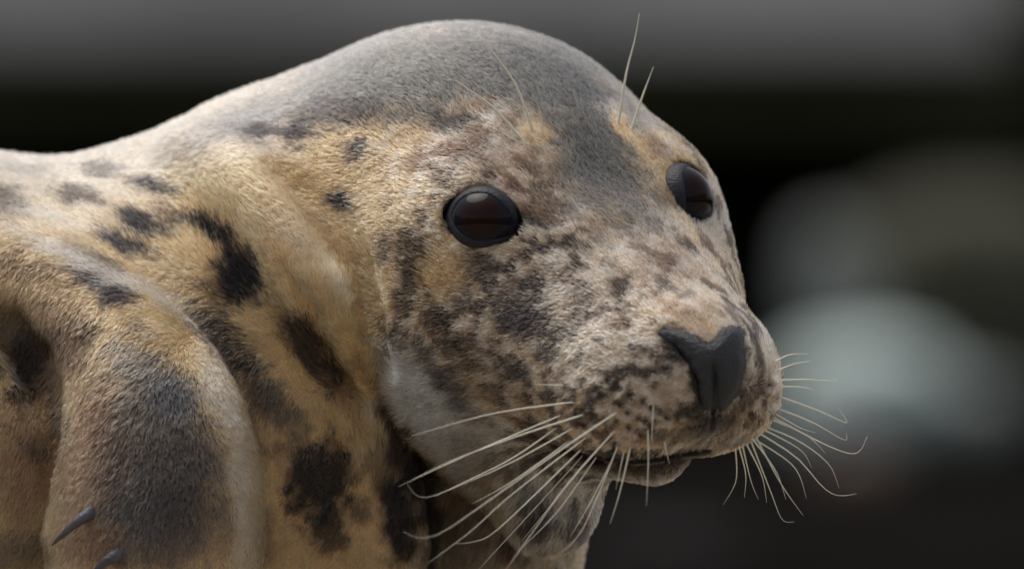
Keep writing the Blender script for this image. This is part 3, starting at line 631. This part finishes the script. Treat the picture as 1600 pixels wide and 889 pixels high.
NEAR = [[(897,628),(770,646),(642,681)],[(878,648),(745,704),(622,760)],[(914,647),(800,684),(700,722),(640,752)],[(898,667),(800,722),(720,757),(672,776),(650,773),(637,757)],
 [(870,668),(800,716),(725,753),(680,775)],[(970,640),(880,700),(755,788),(690,832),(655,840),(630,830)],[(893,686),(800,752),(737,787)],[(920,680),(800,772),(735,830),(668,880)],
 [(912,698),(830,778),(770,833),(740,846),(713,849)],[(910,712),(830,800),(745,892)],[(963,670),(890,752),(840,820),(788,893)],[(933,712),(870,800),(808,862)],[(966,694),(935,772),(905,835),(870,868)],
 [(957,717),(925,780),(890,840)],[(985,698),(968,770),(953,818)],[(976,700),(962,765)],[(1012,665),(1013,720),(1010,790)],[(1021,632),(1018,690)],[(880,602),(830,600)],[(905,735),(860,790),(815,845)],[(1038,690),(1046,725)]]
FAR = [[(1210,565),(1235,554),(1262,553)],[(1214,579),(1240,569),(1267,564)],[(1218,594),(1262,593),(1300,595),(1307,593),(1297,587)],[(1220,604),(1255,605),(1277,611)],[(1220,619),(1275,640),(1318,659),(1323,657),(1310,638)],
 [(1219,637),(1270,660),(1316,686),(1323,684),(1322,676)],[(1216,651),(1270,685),(1318,706),(1342,706),(1355,682)],[(1214,655),(1260,680),(1290,708)],[(1211,666),(1250,690),(1295,725),(1311,762)],[(1205,677),(1245,715),(1285,760),(1310,774),(1338,771)],
 [(1200,684),(1240,728),(1260,778)],[(1192,692),(1220,755),(1255,805)],[(1182,697),(1205,770),(1222,811),(1241,815)],[(1174,700),(1190,742),(1198,785)],[(1166,701),(1173,750),(1185,780)],[(1160,701),(1165,740),(1163,777)],[(1152,701),(1150,750),(1130,788)],
 [(1207,670),(1250,702),(1268,730)],[(1186,695),(1212,735),(1228,780)],[(1216,645),(1250,668),(1275,676)]]
BROW = [[(832,203),(803,128),(751,58)],[(814,217),(770,168),(712,126)],[(848,215),(845,178),(829,140)],[(808,222),(780,204)],[(966,194),(978,118),(992,62),(999,22)],[(987,202),(1002,156),(1021,105)],[(997,212),(1020,180)]]
CLAWS = [((142,800), (84,850), 11, (2, 5)), ((184,866), (140,900), 11.5, (2, 5)), ((95,905), (40,940), 11, (4, 6))]
prepare([p[0] for p in NEAR+FAR+BROW] + [c[0] for c in CLAWS] + [c[1] for c in CLAWS])
for i, p in enumerate(NEAR): whisker('whisker', p, 1.45*(.8+.4*random.random()) if i not in (16, 17, 18, 20, 6) else 1.2, -.22, wm)
for i, p in enumerate(FAR): whisker('whisker', p, 1.55 if i not in (0, 1, 3, 16, 19) else 1.4, .25, wm)
for i, p in enumerate(BROW):
    whisker('brow_whisker', p, 2.6 if i in (0, 1, 4, 5) else 1.0, -.30 if i < 4 else -.05, wm)
claw_mat = material('claw_horn', (.06,.058,.07), rough=.45, spec=.5, vary=.3, vscale=120, bump=.3, bscale=500)
def claw(base, tip, r, bend):
    a = on_surf(*base); b = on_surf(*tip); a[1] -= 1; b[1] = min(b[1], a[1]+20) - 12; m = (a+b)/2 + np.array([bend[0], -12, bend[1]])
    P = resample([a + (a-m)*.45 + np.array([0, 14, 0]), a, m, b], 14); V = []; F = []; sd = 12; n = len(P)
    for i in range(n):
        d = P[min(i+1, n-1)] - P[max(i-1, 0)]; d /= np.linalg.norm(d); s_ = np.cross(d, [0, -1, 0]); s_ /= np.linalg.norm(s_); q = np.cross(s_, d); rr = r*(1-(i/(n-1))**2.2*.93)
        for k in range(sd):
            ph = 2*math.pi*k/sd; V.append(P[i] + rr*(s_*math.cos(ph)*1.0 + q*math.sin(ph)*.75))
    for i in range(n-1):
        for k in range(sd): F.append((i*sd+k, (i+1)*sd+k, (i+1)*sd+(k+1) % sd, i*sd+(k+1) % sd))
    F.append(tuple(range(sd))); F.append(tuple((n-1)*sd+k for k in range(sd))[::-1])
    return link_mesh('claw', np.array(V)*S, F, claw_mat, seal)
for c_ in CLAWS: claw(*c_)
print('parts', round(time.time()-T0, 1))

# ---------------------------------------------------------------- fur
FLOW = [(690,60,-1,-.25),(500,110,-1,.15),(300,220,-1,.2),(100,250,-1,.2),(700,150,-.45,-.9),(600,180,-.5,-.8),(850,130,-.5,-.85),(930,250,-.45,-.85),(990,180,-.4,-.9),(1000,330,-.5,-.8),(1000,420,-.6,-.8),(940,370,-.6,-.8),
 (1090,470,-.35,-.95),(1050,300,-.6,-.7),(1110,330,.3,-.9),(1130,420,.1,-1),(1180,560,.3,-.6),(1215,620,.8,-.1),(850,450,-1,-.12),(800,520,-1,.1),(900,520,-1,-.1),(750,410,-1,.25),(690,430,-.8,-.35),(620,430,-.9,-.2),(640,520,-.8,.4),
 (770,270,-.75,-.55),(690,300,-.9,0),(850,300,-.6,-.7),(660,640,-.8,.55),(600,520,-.8,.5),(720,720,-.7,.6),(800,640,-.9,.3),(850,800,-.25,1),(920,800,-.1,1),(730,800,-.35,1),(700,760,-.5,.9),(950,620,-1,.15),(1060,660,-.6,.7),(1000,560,-.9,-.2),(1060,560,-.8,.2),
 (1180,640,.2,.9),(1120,680,-.1,1),(900,740,-.6,.7),(1040,735,.1,.8),(200,350,-.45,-.75),(330,360,-.4,-.8),(100,320,-.5,-.6),(430,300,-.8,-.5),(480,270,-.9,-.3),(520,450,.15,-.9),(580,560,.3,-.8),(450,450,-.3,-.8),(490,550,-.2,-.85),(400,600,-.4,.6),
 (500,760,-.4,.8),(560,850,-.3,.9),(620,780,-.2,.9),(560,680,.2,.8),(440,850,-.5,.7),(250,480,-.6,.5),(300,600,-.3,.9),(230,700,-.2,1),(240,850,-.2,1),(370,700,.2,.9),(110,740,-.5,.8),(100,520,-.2,1),(40,700,-.4,.8),(30,440,-.4,.6),(640,200,-.7,-.6),(560,250,-.9,.1)]
def make_fur(N):
    v = BV; f = BF; tri = np.concatenate([f[:,[0,1,2]], f[:,[0,2,3]]])
    a, b, c = v[tri[:,0]], v[tri[:,1]], v[tri[:,2]]
    ar = .5*np.linalg.norm(np.cross(b-a, c-a), axis=1); ctr = (a+b+c)/3; n = BN[tri].mean(1)
    view = ctr - np.array([0, -D0, 0]); view /= np.linalg.norm(view, axis=1)[:,None]
    fac = -(n*view).sum(1)
    wgt = ar*np.clip((fac+.55)/.5, 0, 1)*(.45+.55*np.clip(1.2-fac, .3, 1))
    k = D0/(D0+ctr[:,1]); px = ctr[:,0]*k+800; py = 444.5-ctr[:,2]*k
    wgt[(px < -60) | (py > 950)] *= .4; wgt[(px < -480) | (py > 1200)] = 0
    pr = np.cumsum(wgt); pr /= pr[-1]
    t = np.searchsorted(pr, rng.random(N)); r1 = np.sqrt(rng.random(N)); r2 = rng.random(N)
    w = np.stack([1-r1, r1*(1-r2), r1*r2], 1)
    p = (v[tri[t]]*w[:,:,None]).sum(1); nn = (BN[tri[t]]*w[:,:,None]).sum(1); nn /= np.linalg.norm(nn, axis=1)[:,None]
    k = D0/(D0+p[:,1]); px = p[:,0]*k+800; py = 444.5-p[:,2]*k
    keep = np.ones(N, bool)
    for c_, n_, t_, v_ in EYES:
        cb = c_ - n_*37; q = p-cb; dd = np.linalg.norm(q, axis=1); along = q@n_
        keep &= ~((dd < EYE_R+3.2) & (along > 0))
        q = p-c_; x_ = q@t_; y_ = q@v_; h_ = 38*(1-.42*np.clip(x_/66, 0, 1)**1.4)
        keep &= ~((np.sqrt((x_/np.where(x_ > 0, 61., 50.))**2 + (y_/h_)**2) < 1) & (np.abs(q@n_) < 60))
    keep &= ~(inpoly(px, py, NOSE) & (polydist(px, py, NOSE) > 2.5+9*fbm(p, 5., 1, 7.)**2) & (p[:,1] < 100))
    keep &= ~((linedist(px, py, MOUTHLINE)[0] < 5) & (px > 850) & (p[:,1] < 60))
    p, nn, px, py = p[keep], nn[keep], px[keep], py[keep]; N = len(p)
    fl = np.array(FLOW); W_ = np.zeros(N); D_ = np.zeros((N, 2))
    for x, y, dx, dy in fl:
        w_ = 1/((px-x)**2+(py-y)**2+400)**1.6; W_ += w_; D_ += w_[:,None]*np.array([dx, dy])
    D_ /= W_[:,None]
    jx = (fbm(p, 60., 2, 11.)-.5)*.6; jy = (fbm(p, 60., 2, 23.)-.5)*.6
    d3 = np.stack([D_[:,0]+jx, (fbm(p, 40., 2, 31.)-.5)*.6, -D_[:,1]+jy], 1)
    d3 -= nn*(d3*nn).sum(1)[:,None]; d3 /= np.linalg.norm(d3, axis=1)[:,None]+1e-6
    # clumps: neighbouring hairs share a lean
    cl = np.stack([fbm(p, 7., 1, s_)-.5 for s_ in (51., 57., 69.)], 1)
    rnd = rng.normal(size=(N, 3))
    A = toH(*(p[:,i].astype(F4) for i in range(3)))
    face = np.clip((A[1]+60)/200, 0, 1)
    jaw = np.clip(1-np.hypot((px-690)/150, (py-680)/150), 0, 1); thr = np.clip(1.2-np.hypot((px-760)/140, (py-830)/110), 0, 1); rid = np.clip(1.1-np.abs((px-570)*.85-(py-560)*.45)/90, 0, 1)*(py > 420)*(px < 640)
    pad_ = np.clip(1.3-np.hypot((px-1000)/150, (py-630)/80), 0, 1)
    Lh = 10.5*(1-face*.15) + 9*jaw + 20*thr + 6*rid - 2*pad_ + 3*(px < 420)
    Lh = Lh*(.6+.7*rng.random(N))*(.85+.4*fbm(p, 50., 2, 88.))
    lift = .32 + .22*rid + .12*thr
    d0 = d3*.75 + nn*(lift+.25)[:,None] + cl*.26 + rnd*.08; d0 /= np.linalg.norm(d0, axis=1)[:,None]
    d1 = d3*1.0 + nn*(lift-.28)[:,None] + cl*.36 + rnd*.10; d1 /= np.linalg.norm(d1, axis=1)[:,None]
    tt = np.array([0, .35, .7, 1.0])
    P = p[:,None,:] - nn[:,None,:]*1.5 + Lh[:,None,None]*(d0[:,None,:]*(tt-.5*tt**2)[None,:,None] + d1[:,None,:]*(.5*tt**2)[None,:,None])
    bi = np.cross(nn, d3); ps = p + d3*(rng.normal(size=N)*np.where(px < 600, 11, 4.5))[:,None] + bi*(rng.normal(size=N)*2)[:,None]      # hairs at a spot's edge interleave
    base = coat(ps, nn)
    fv = np.clip((px-560)/120, 0, 1)
    base = base*(1 + (.16+.16*fv)*(2*rng.random(N)-1))[:,None]
    lt = rng.random(N) < .03+.09*fv; base[lt] = base[lt]*.5 + .5*np.array([.50,.45,.38])*base[lt].mean(1)[:,None]/.25
    dk = rng.random(N) < .03+.06*fv; base[dk] *= .45
    base = np.clip(base, .006, .85)
    rad = (.78*np.array([1, .9, .65, .12]))[None,:]*(.75+.5*rng.random(N))[:,None]
    cu = bpy.data.hair_curves.new('fur'); cu.add_curves([4]*N)
    cu.attributes['position'].data.foreach_set('vector', (P*S).astype(np.float32).ravel())
    ra = cu.attributes.get('radius') or cu.attributes.new('radius', 'FLOAT', 'POINT'); ra.data.foreach_set('value', (rad*S).astype(np.float32).ravel())
    ca = cu.attributes.new('col', 'FLOAT_COLOR', 'CURVE'); ca.data.foreach_set('color', np.concatenate([base, np.ones((N, 1))], 1).astype(np.float32).ravel())
    m = bpy.data.materials.new('fur_strand'); m.use_nodes = True; nt = m.node_tree; nt.nodes.remove(nt.nodes['Principled BSDF'])
    bs = nt.nodes.new('ShaderNodeBsdfHairPrincipled'); bs.model = 'CHIANG'; bs.parametrization = 'COLOR'
    at = nt.nodes.new('ShaderNodeAttribute'); at.attribute_name = 'col'
    nt.links.new(at.outputs['Color'], bs.inputs['Color']); bs.inputs['Roughness'].default_value = .45; bs.inputs['Radial Roughness'].default_value = .6
    bs.inputs['Random Roughness'].default_value = .2; bs.inputs['IOR'].default_value = 1.38
    nt.links.new(bs.outputs[0], nt.nodes['Material Output'].inputs['Surface'])
    cu.materials.append(m)
    o = bpy.data.objects.new('fur', cu); col.objects.link(o); o.parent = seal; o['kind'] = 'stuff'
    return o
make_fur(660000)
print('fur', round(time.time()-T0, 1))
